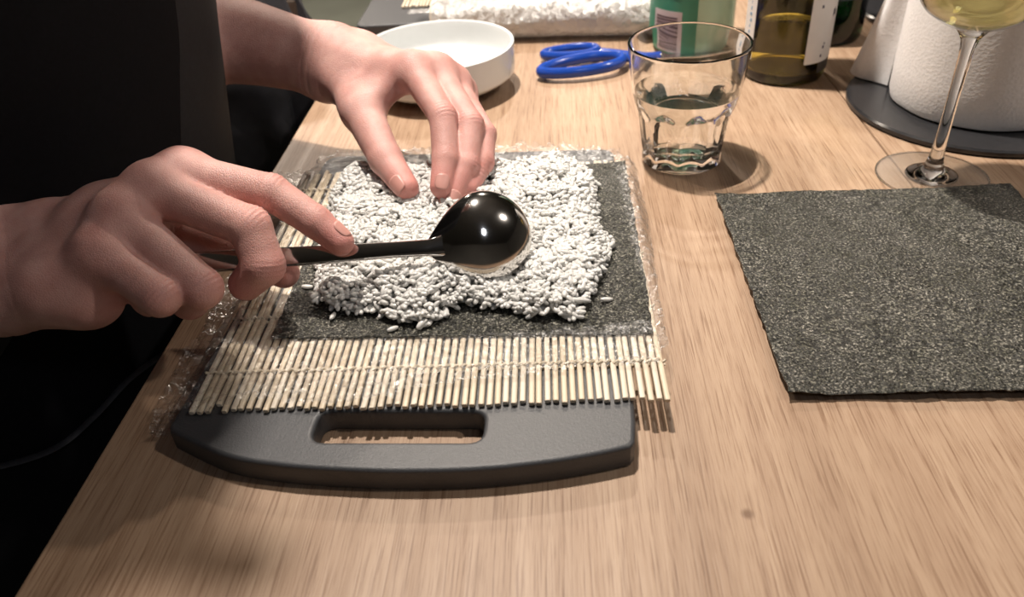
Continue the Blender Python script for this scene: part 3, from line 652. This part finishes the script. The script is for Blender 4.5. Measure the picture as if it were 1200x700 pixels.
# fingernails on the visible fingertips
def nail(h, f, dors, sc=1.0):
    d = np.array(P3(h, f+('d' if f != 't' else 'i'))); t = np.array(P3(h, f+'t')); ax = (t-d)/np.linalg.norm(t-d); r = R(h, f+'t')
    dv = np.array(dors, float); dv -= ax*(dv@ax); dv /= np.linalg.norm(dv); sd = np.cross(ax, dv)
    V = []; F = []; nu, nv = 9, 9; L = .0115*sc; W = .66
    for i in range(nu):
        u = i/(nu-1)*2-1
        for j in range(nv):
            q = (j/(nv-1)*2-1)
            lim = (1-abs(u)**4*.35); a = q*W*lim; rr = r*1.01-.0005*max(0, u)**2+(.0012 if f == 't' else .0007)*(.5-u*.5)
            V.append(t+ax*(u*L*.5*(1-.12*q*q)-(.0030 if h == 'N' else .0004))+dv*(rr*math.cos(a))+sd*(rr*math.sin(a))-PO)
    for i in range(nu-1):
        for j in range(nv-1): k = i*nv+j; F.append((k, k+1, k+nv+1, k+nv))
    o = link('fingernail', mesh('fingernail', V, F), M['nail'], person); md = o.modifiers.new('s', 'SOLIDIFY'); md.thickness = .0003; md.offset = 0
nail('N', 'i', (.35, .25, .9), .95); nail('F', 't', (-.25, -.85, .25), 1.1); nail('F', 'i', (.15, -.75, .6), .95); nail('F', 'm', (.45, -.6, .55), .9)

# clothing: shirt, trousers, apron
def cloth_shell():
    xs = axis_grid(-.68, .0, -.5, -.2, .009, .012); ys = axis_grid(.05, .9, .25, .65, .009, .012); zs = axis_grid(FZ+.02, .62, -.1, .45, .009, .02)
    fd = Field(xs, ys, zs); D = fd.new(); E = fd.new(); pr = []
    for s in (-.07, .07): pr += [(tp(s, -.118, -.01), tp(s*1.1, -.118, .33), .1045, .104)]
    pr += [(tp(-.1, -.12, .37), tp(.1, -.12, .37), .093, .093)]
    for SH, EL in ((SHN, ELN), (SHF, ELF)): pr += [(SH, lerp3(SH, EL, .62), .067, .062)]
    fd.add(D, pr, .03, .03); V, F = fd.net(D, 2); link('shirt', np_mesh('shirt', V-PO, F), M['shirt'], person)
    pr = []
    for s in (-.07, .07): pr += [(tp(s, -.118, -.03), tp(s, -.118, -.06), .1045, .104), (tp(s*1.25, -.13, -.06), tp(s*1.2, -.12, -.80), .096, .062)]
    fd.add(E, pr, .03, .03); V, F = fd.net(E, 2); link('trousers', np_mesh('trousers', V-PO, F), M['trousers'], person)
    for s in (-.084, .084):
        fd2 = Field(np.arange(-.66, 0, .008, dtype=np.float32), np.arange(.1, .8, .008, dtype=np.float32), np.arange(FZ-.01, FZ+.14, .006, dtype=np.float32)); G = fd2.new()
        fd2.add(G, [(tp(s, -.12, -.856), tp(s, .04, -.868), .045, .032), (tp(s, -.12, -.85), tp(s, -.12, -.80), .045, .045)], .03, .03)
        V, F = fd2.net(G, 2); V[:, 2] = np.maximum(V[:, 2], FZ); link('shoe', np_mesh('shoe', V-PO, F), M['legmetal'], person)
cloth_shell()
def apron():
    def surf(q, z, off=0.0):
        hw = .172 if z < .25 else .172-.05*min(1, (z-.25)/.1)
        th = q*1.42; base = -.118+.118*math.cos(th)
        if z < 0: base += .02*min(1, -z*4)*math.cos(th)
        fold = .0035*math.sin(q*9+.8*math.sin(z*7))*min(1, max(.15, .25-z))+.004*float(noise2(q*3.0, z*6, 77))
        return tp(math.sin(th)*hw*1.06+off*math.sin(th), base+fold+off*math.cos(th), z)-PO
    nu, nv = 90, 110; V = []; F = []
    for layer in (0, 1):
        for i in range(nv):
            z = .34-.86*i/(nv-1)
            for j in range(nu): V.append(surf(j/(nu-1)*2-1, z, -.0016*layer))
    m = nu*nv
    for i in range(nv-1):
        for j in range(nu-1):
            k = i*nu+j; F.append((k, k+nu, k+nu+1, k+1)); F.append((m+k, m+k+1, m+k+nu+1, m+k+nu))
    for i in range(nv-1):
        for j in (0, nu-1): k = i*nu+j; F.append((k, m+k, m+k+nu, k+nu) if j == 0 else (k, k+nu, m+k+nu, m+k))
    for j in range(nu-1):
        k = j; F.append((k, k+1, m+k+1, m+k)); k = (nv-1)*nu+j; F.append((k, m+k, m+k+1, k+1))
    a = link('apron', mesh('apron', V, F), M['apron'], person); a['label'] = 'black cotton apron'
    def strip(name, pts, r, flat, mt, off):
        sm = smooth_prof([(x+2, y) for x, y in pts], 10); path = [surf(x-2, y, off) for x, y in sm]
        v, f = tube(path, r, 8, flat=flat); link(name, mesh(name, v, f), mt, a)
    strip('apron_strap', STRAP, .0030, .35, M['strap'], .0025)
    strip('hem', [(.93, .33), (.93, .1), (.93, -.1), (.93, -.5)], .0007, 1.0, M['strap'], .0004)
STRAP = [(-.62, -.073), (-.52, -.076), (-.34, -.085), (-.22, -.078), (-.10, -.066), (.02, -.064)]
apron()

# ------------------------------------------------------------------ white bowl
def bowl():
    t = thing('serving_bowl', 'shallow white ceramic bowl behind the far hand', 'bowl', (-.052, .732, 0))
    prof = smooth_prof([(.0, .0035), (.030, .0035), (.0335, .0), (.0435, .0), (.0455, .002), (.060, .0078), (.0700, .0140), (.0719, .0190), (.0722, .030), (.0722, .040)], 4)+[(.0720, .0420), (.0708, .0426), (.0696, .0420)]+smooth_prof([(.0692, .040), (.0690, .0230), (.0660, .0165), (.057, .0105), (.040, .0070), (.0, .0062)], 4)
    link('bowl_body', lathe_mesh('bowl_body', prof, 96), M['white'], t)
bowl()

# ------------------------------------------------------------------ film roll
def film_roll():
    a = np.array([-.060, .8785]); b = np.array([.175, .8390]); d = (b-a)/np.linalg.norm(b-a); L = np.linalg.norm(b-a); n = 64; r0 = .0230
    t = thing('film_roll', 'thick roll of clear cling film lying behind the bowl and scissors', 'film roll', (a[0], a[1], r0), math.atan2(d[1], d[0]))
    V = []; F = []; m = 80
    for i in range(m):
        x = L*i/(m-1)
        for k in range(n):
            an = 2*math.pi*k/n; rr = r0+.0005*float(fbm2(x*60, an*2.5, 91, 3))+.0004*math.sin(an*7+x*40)
            if i in (0, m-1): rr *= .97
            rr -= .0007; V.append((x, rr*math.cos(an), rr*math.sin(an)))
    for i in range(m-1):
        for k in range(n): q = (k+1) % n; F.append((i*n+k, i*n+q, (i+1)*n+q, (i+1)*n+k))
    # ends with an opening for the core
    for i, x in ((0, 0), (m-1, L)):
        o = len(V)
        for k in range(n): an = 2*math.pi*k/n; V.append((x, .0145*math.cos(an), .0145*math.sin(an)))
        for k in range(n): q = (k+1) % n; F.append((i*n+k, o+k, o+q, i*n+q) if i == 0 else (i*n+k, i*n+q, o+q, o+k))
    me = mesh('film', V, F); bm = bmesh.new(); bm.from_mesh(me); bmesh.ops.recalc_face_normals(bm, faces=bm.faces); bm.to_mesh(me); bm.free(); link('film', me, M['filmroll'], t)
    core = [(.0120, -.004), (.0144, -.004), (.0144, L+.004), (.0120, L+.004)]; cm = lathe_mesh('core', core, 40, True); cm.transform(Matrix.Rotation(math.pi/2, 4, 'Y')); link('core', cm, plain('grey_card_core', (.55, .50, .43), .8), t)
    # loose end of film over the far board
    V = []; F = []; nx, ny = 46, 26
    for j in range(ny):
        v = j/(ny-1); an = math.pi*.5+v*.9 if v < .45 else None
        for i in range(nx):
            u = i/(nx-1); x = -.028+u*.09; y = -.012+v*.050
            z = -.0045+.0275*math.exp(-(max(0, y)/.012)**2)*(.25+.75*min(1, u*2.2)) if x > -.001 else -.0045+.012*math.exp(-(max(0, y)/.018)**2)
            V.append((x, y+.002*float(fbm2(u*8, v*8, 93, 3)), z+.0022*abs(float(fbm2(u*14, v*14, 95, 3)))+.0012))
    for j in range(ny-1):
        for i in range(nx-1): k = j*nx+i; F.append((k, k+1, k+nx+1, k+nx))
    link('loose_film', mesh('loose_film', V, F), film_mat('loose_end_film', 1.2, .22), t)
film_roll()

# ------------------------------------------------------------------ scissors
def scissors():
    t = thing('scissors', 'pair of scissors with blue plastic handles lying open on the table', 'scissors', (.145, .757, 0), math.radians(4))
    def loop(cx, cy, a, b, rot, z, rad, name, arm):
        P = []
        for k in range(44):
            an = 2*math.pi*k/44; x = a*math.cos(an); y = b*math.sin(an)*(1+.18*math.cos(an)); P.append((cx+x*math.cos(rot)-y*math.sin(rot), cy+x*math.sin(rot)+y*math.cos(rot), z+.0012*math.cos(an)))
        v, f = tube(P, rad, 10, True, flat=1.15); n0 = len(v)
        v2, f2 = tube(arm, [rad*1.15, rad*1.1, rad*1.0, rad*.95], 10, flat=.8); v += v2; f += [tuple(i+n0 for i in q) for q in f2]
        link(name, mesh(name, v, f), M['blue'], t)
    loop(-.062, -.014, .041, .0170, .10, .0092, .0046, 'handle', [(-.024, -.008, .0095), (-.012, -.004, .0085), (.004, .001, .007), (.018, .004, .006)])
    loop(-.066, .026, .027, .0115, -.16, .0085, .0042, 'handle', [(-.042, .022, .0085), (-.026, .014, .008), (-.008, .007, .0065), (.016, .002, .0055)])
    def blade(y0, y1, z, name):
        V = [(.012, y0-.006, z), (.012, y0+.006, z), (.052, y1+.005, z), (.098, y1+.001, z), (.098, y1, z), (.052, y1-.005, z)]; V2 = [(a, b, c-.0016) for a, b, c in V]; n = len(V)
        F = [tuple(range(n))[::-1], tuple(range(n, 2*n))]+[(i, (i+1) % n, n+(i+1) % n, n+i) for i in range(n)]
        me = mesh(name, V+V2, F); bm = bmesh.new(); bm.from_mesh(me); bmesh.ops.recalc_face_normals(bm, faces=bm.faces); bm.to_mesh(me); bm.free(); link(name, me, M['cuff'], t, False)
    blade(.003, -.006, .0062, 'blade'); blade(.003, .013, .0044, 'blade')
    sm = lathe_mesh('pivot_screw', [(0, .0032), (.0035, .0032), (.0035, .0078), (.0026, .0086), (0, .0086)], 20); sm.transform(Matrix.Translation((.019, .003, 0))); link('pivot_screw', sm, M['cuff'], t)
scissors()

# ------------------------------------------------------------------ tumbler of water
def tumbler():
    t = thing('water_tumbler', 'faceted clear glass tumbler half full of water', 'glass', (.139, .547, 0))
    n = 120; NF = 10
    out = [(.0, .0012), (.022, .0010), (.0285, .0), (.0300, .0012), (.0304, .004), (.0300, .007)]+[(.0300+.0048*k/12, .007+.034*k/12) for k in range(1, 13)]+[(.0362, .0445), (.0375, .048), (.0385, .052), (.0394, .056), (.0404, .063), (.0418, .076), (.0432, .0880), (.0435, .0894), (.0435, .0901), (.0433, .0906), (.0429, .0909)]
    inn = [(.0424, .0909), (.0420, .0906), (.0417, .0901), (.0415, .0893), (.0404, .080), (.0391, .066), (.0378, .055), (.0362, .0475), (.0335, .041), (.0312, .034), (.0288, .020), (.0272, .0125), (.0245, .0098), (.015, .0090), (.0, .0088)]
    no = len(out)
    def rf(i, r, z, a):
        if i >= no or z < .0065 or z > .0500: return r
        ph = (a*NF/(2*math.pi)) % 1-.5
        top = .0475-.014*(2*abs(ph))**2.2; w = min(1, max(0, (top-z)/.004))*min(1, (z-.0065)/.004)
        flat = r*math.cos(math.pi/NF)/math.cos(ph*2*math.pi/NF)
        return r+(flat-r-.0006*(1-abs(2*ph)))*w
    link('glass_body', lathe_mesh('glass_body', out+inn, n, False, rf), M['glass'], t)
    lvl = .0555; wr = [(r+.00012, z) for r, z in inn[::-1] if z < lvl and r > 0]; wr = [(0, inn[-1][1]-.00012)]+[(r, z-.00012) for r, z in wr]+[(.03792, lvl+.0004), (.0370, lvl), (.0, lvl)]
    link('water', lathe_mesh('water', wr, n), M['water'], t)
tumbler()

# ------------------------------------------------------------------ wine glass
def wine_glass():
    t = thing('wine_glass', 'stemmed wine glass with white wine beside the paper towel roll', 'wine glass', (.306, .490, 0))
    foot = smooth_prof([(.0168, .0010), (.024, .0008), (.0362, .0), (.0366, .0006), (.0362, .0012), (.024, .0018), (.0168, .0022)], 5)
    link('foot', lathe_mesh('foot', foot, 96, True), M['thinglass'], t)
    stem = smooth_prof([(0, .0010), (.0160, .0009), (.0168, .0014), (.0160, .0023), (.0105, .0042), (.0066, .0085), (.0045, .020), (.0038, .050), (.0040, .080), (.0052, .096), (.0098, .1042), (.0102, .1062), (.006, .1066), (0, .1066)], 5)
    link('stem', lathe_mesh('stem', stem, 64), M['wineglassmat'], t)
    rim = [(.0368+.0006*math.cos(a*math.pi/4), .0007+.0006*math.sin(a*math.pi/4)) for a in range(8)]; link('foot_rim', lathe_mesh('foot_rim', rim, 96, True), M['wineglassmat'], t)
    cup = smooth_prof([(.0104, .1050), (.022, .1100), (.034, .120), (.0415, .140), (.0420, .160), (.0385, .195), (.0340, .222)], 6)
    inn = smooth_prof([(.0334, .2222), (.0378, .195), (.0413, .160), (.0408, .140), (.0333, .1208), (.0214, .1109), (.0100, .1063)], 6)
    link('cup', lathe_mesh('cup', cup+inn, 96, True), M['thinglass'], t)
    inn = inn+[(.005, .1068), (0, .1068)]
    lvl = .150; w = [(r+.0001, z-.0001) for r, z in inn[::-1] if z < lvl]; w = w+[(w[-1][0], lvl), (0, lvl)]
    link('wine', lathe_mesh('wine', w, 96), M['wine'], t)
wine_glass()

# ------------------------------------------------------------------ paper towel on a round dark tray
def disc(name, label, loc, r, h):
    prof = [(0, 0), (r-.002, 0), (r, .0015), (r, h-.0015), (r-.0015, h), (0, h)]
    o = link(name, lathe_mesh(name, prof, 96), M['slate']); o.location = loc; return tag(o, label, 'tray', 'round dark trays')
disc('round_tray', 'round black tray under the paper towel roll', (.395, .602, 0), .100, .006)
disc('round_tray', 'smaller round dark tray far behind the paper towel roll', (.475, .835, 0), .075, .006)
def towel():
    t = thing('paper_towel_roll', 'white paper towel roll standing on the round black tray with a loose sheet', 'paper towel', (.3945, .5995, .006))
    prof = [(.019, .002), (.055, .001), (.063, .0), (.0665, .002), (.068, .008), (.0682, .03), (.0682, .20), (.0676, .222), (.066, .2255), (.05, .226), (.019, .225)]
    link('roll', lathe_mesh('roll', prof, 96, True, lambda i, r, z, a: r+(.0004*math.sin(a*9+z*30) if r > .06 else 0)), M['towel'], t)
    core = [(.0178, .0005), (.0189, .0005), (.0189, .226), (.0178, .226)]; link('core', lathe_mesh('core', core, 40, True), plain('card_core', (.45, .36, .26), .85), t)
    V = []; F = []; nu, nv = 22, 22
    A = Vector((-.0572, .0385, .0015)); B = Vector((-.0745, .0790, .0005)); C1 = Vector((-.0572, .0390, .135)); D1 = Vector((-.0600, .0445, .120))
    for l in (0, 1):
        for j in range(nv):
            v = j/(nv-1)
            for i in range(nu):
                u = i/(nu-1); p = A.lerp(B, u).lerp(C1.lerp(D1, u), v); p += Vector((-.004*math.sin(u*math.pi)*(1-v)+.0015*math.sin(u*7+v*3), 0, 0)); V.append(p+Vector((-.0005*l, 0, 0)))
    m = nu*nv
    for j in range(nv-1):
        for i in range(nu-1): k = j*nu+i; F.append((k, k+1, k+nu+1, k+nu)); F.append((m+k, m+k+nu, m+k+nu+1, m+k+1))
    link('loose_sheet', mesh('loose_sheet', V, F), M['towel'], t)
towel()

# ------------------------------------------------------------------ bottles
def patch(name, r, a0, a1, z0, z1, mt, parent, n=24, mzt=None, thick=.0002):
    V = []; F = []
    for l in (0, 1):
        for zz in (z0, z1):
            for k in range(n+1): a = math.radians(a0+(a1-a0)*k/n); rr = r-(thick if l else 0); V.append((rr*math.cos(a), rr*math.sin(a), zz))
    m = n+1
    for k in range(n):
        F.append((k, k+1, m+k+1, m+k)); F.append((2*m+k, 3*m+k, 3*m+k+1, 2*m+k+1)); F.append((k, 2*m+k, 2*m+k+1, k+1)); F.append((m+k, m+k+1, 3*m+k+1, 3*m+k))
    F.append((0, m, 3*m, 2*m)); F.append((n, 2*m+n, 3*m+n, m+n))
    return link(name, mesh(name, V, F), mt, parent)
def curved_text(name, s, size, r, ang, z, mt, parent, rot=0, mirror=False, inward=False):
    cu = bpy.data.curves.new(name, 'FONT'); cu.body = s; cu.size = size; cu.align_x = 'CENTER'; cu.align_y = 'CENTER'; cu.resolution_u = 2; cu.extrude = .00003
    o = bpy.data.objects.new(name, cu); COL.objects.link(o); dg = bpy.context.evaluated_depsgraph_get(); me = bpy.data.meshes.new_from_object(o.evaluated_get(dg)); bpy.data.objects.remove(o); bpy.data.curves.remove(cu)
    for v in me.vertices:
        x, y, w = v.co; x, y = x*math.cos(rot)-y*math.sin(rot), x*math.sin(rot)+y*math.cos(rot)
        if mirror: x = -x
        a = math.radians(ang)+x/r; rr = r+w; v.co = (rr*math.cos(a), rr*math.sin(a), z+y)
    return link(name, me, mt, parent, False)
ink = plain('label_ink', (.06, .06, .09), .6); inkblue = plain('blue_label_ink', (.22, .34, .48), .6); paper = plain('label_paper', (.72, .70, .68), .55, var=.03); gold = plain('gold_print', (.55, .52, .47), .5)
darkpaper = plain('dark_label_back', (.06, .052, .045), .6)
BOT = [(.0, .0140), (.015, .012), (.026, .0035), (.032, .0), (.0352, .0015), (.0370, .006), (.0373, .014), (.0373, .185), (.0360, .205), (.026, .235), (.0160, .252), (.0142, .262), (.0140, .305)]
BIN = [(.0118, .305), (.0118, .262), (.0138, .251), (.0235, .234), (.0335, .204), (.0347, .185), (.0347, .016), (.0330, .0095), (.026, .0085), (.015, .0165), (.0, .0185)]
def wine_bottle():
    t = thing('wine_bottle', 'clear pale yellow wine bottle half full with white label ends facing the camera', 'bottle', (.2681, .7037, 0))
    link('glass_body', lathe_mesh('glass_body', BOT+BIN, 72), M['bottleglass'], t)
    lvl = .0570; w = [(0, .01838)]+[(r+.0001, z-.0001) for r, z in BIN[::-1][1:] if z < lvl]+[(.0348, lvl), (0, lvl)]
    link('wine', lathe_mesh('wine', w, 72), M['wine'], t)
    # paper label wraps the far side, its two ends come round to the near side
    lab = patch('label', .0379, -84, 200, .0200, .125, paper, t, 60); lab['label'] = 'white paper label'
    patch('label_backing', .03765, -60, 190, .0100, .1245, darkpaper, t, 48, thick=.0006)
    patch('inner_label', .0340, 40, 140, .068, .12, darkpaper, t, 30)
    curved_text('lettering', 'MOOII', .013, .0337, 90, .0775, gold, t, mirror=False)
    for a0, a1, z0, z1 in ((-44, -42, .058, .064), (-41, -39.5, .059, .0655), (-38, -36.5, .0585, .063), (-58, -55, .032, .0345), (-56, -54, .0355, .037), (-60, -57, .0245, .027), (-70, -67, .068, .0705)): patch('print_mark', .0381, a0, a1, z0, z1, ink, t, 3)
    for k in range(11): patch('print_mark', .0381, 186+(k % 3), 189+(k*7 % 4), .026+k*.0052, .0288+k*.0052, inkblue, t, 3)
wine_bottle()
def green_bottle():
    t = thing('dark_green_bottle', 'dark green glass bottle behind the pale wine bottle', 'bottle', (.339, .795, 0))
    link('glass_body', lathe_mesh('glass_body', BOT+BIN, 72), glass_mat('dark_green_glass', (.015, .10, .03)), t)
    patch('label', .0376, 150, 330, .045, .13, plain('dark_label', (.02, .03, .04), .5), t, 40)
green_bottle()
def plastic_bottle():
    t = thing('plastic_bottle', 'pale green plastic bottle with green label and barcode behind the tumbler', 'bottle', (.2035, .799, 0))
    prof = [(0, .004), (.025, .003), (.036, .0), (.0405, .003), (.0418, .010), (.042, .02), (.042, .17), (.039, .20), (.026, .235), (.0145, .255), (.0135, .285), (0, .285)]
    tm = NT('pale_green_plastic'); tm.setp(Base_Color=tm.ramp(tm.noise(tm.coords(), 40), [(.3, (.40, .55, .42)), (.7, (.47, .61, .48))]), Roughness=.22, Transmission_Weight=.35); tm.b.inputs['IOR'].default_value = 1.3
    link('bottle_body', lathe_mesh('bottle_body', prof, 72), tm.m, t)
    gl = patch('label', .0424, 165, 263, .004, .150, plain('green_label_print', (.035, .20, .125), .4, var=.04), t, 30)
    p = patch('barcode_panel', .0427, 199, 243, .006, .0445, plain('barcode_paper', (.46, .39, .40), .5), gl, 16); bk = plain('barcode_ink', (.10, .07, .08), .5); z = .0085; rb = random.Random(2)
    while z < .040:
        w = rb.choice((.0006, .0006, .0012, .0018)); patch('barcode_bar', .0429, 203, 237, z, z+w, bk, gl, 10); z += w+rb.choice((.0006, .0010, .0016))
    cap = lathe_mesh('cap', [(0, .300), (.0145, .300), (.0152, .298), (.0152, .284), (0, .284)], 40); link('cap', cap, M['white'], t)
    for a0, a1 in ((206, 219), (221, 240)): patch('print_mark', .0427, a0, a1, .0575, .0590, plain('pale_green_ink', (.20, .42, .32), .5), gl, 6)
plastic_bottle()

# ------------------------------------------------------------------ chair with a dark jacket beyond the table edge
def chair():
    t = thing('chair', 'dark wooden chair beyond the table edge under a hanging jacket', 'chair', (-.40, 1.05, FZ), 0)
    link('seat', box_mesh('seat', -.20, .20, -.20, .20, .44, .47, .008), M['chairwood'], t)
    link('backrest', box_mesh('backrest', -.19, .19, -.195, -.17, .55, .98, .006), M['chairwood'], t)
    for x in (-.18, .18):
        link('leg', box_mesh('leg', x-.018, x+.018, .16, .196, 0, .44, .004), M['chairwood'], t); link('leg', box_mesh('leg', x-.018, x+.018, -.2, -.164, 0, .96, .004), M['chairwood'], t)
    nu, nv = 80, 70; V = []; F = []
    for i in range(nv):
        v = i/(nv-1)
        for j in range(nu):
            a = 2*math.pi*j/nu; ca, sa = math.cos(a), math.sin(a); w = .205+.016*(1-v); d = .055-.018*v
            x = w*math.copysign(abs(ca)**.45, ca); y = d*math.copysign(abs(sa)**.7, sa); z = 1.02-v*.80
            k = min(1, v*6); x *= k*.2+.8; f = .012*float(fbm2(a*4, v*5, 101, 3))+.008*float(fbm2(a*9+v*5, v*12, 103, 2)); x += f*ca; y = y*(.35+.65*k)+f*sa
            V.append((x, y, z))
    for i in range(nv-1):
        for j in range(nu): q = (j+1) % nu; F.append((i*nu+j, i*nu+q, (i+1)*nu+q, (i+1)*nu+j))
    F.append(tuple(range(nu-1, -1, -1))); F.append(tuple((nv-1)*nu+k for k in range(nu)))
    me = mesh('dark_jacket', V, F); bm = bmesh.new(); bm.from_mesh(me); bmesh.ops.recalc_face_normals(bm, faces=bm.faces); bm.to_mesh(me); bm.free()
    o = link('dark_jacket', me, M['jacket']); o.location = (-.40, .868, FZ); tag(o, 'dark crumpled jacket hanging over the chair back behind the far arm', 'jacket')
chair()

# light focused by the glassware
for o in bpy.data.objects:
    if o.type == 'LIGHT' and o.name in ('ceiling_spot_over_table', 'ceiling_spot_left', 'ceiling_spot_far'): o.data.cycles.is_caustics_light = True
    if o.type == 'MESH':
        b = o.name.split('.')[0]
        if b in ('glass_body', 'water', 'wine', 'stem'): o.cycles.is_caustics_caster = True
        if b in ('plank', 'nori_sheet', 'round_tray'): o.cycles.is_caustics_receiver = True
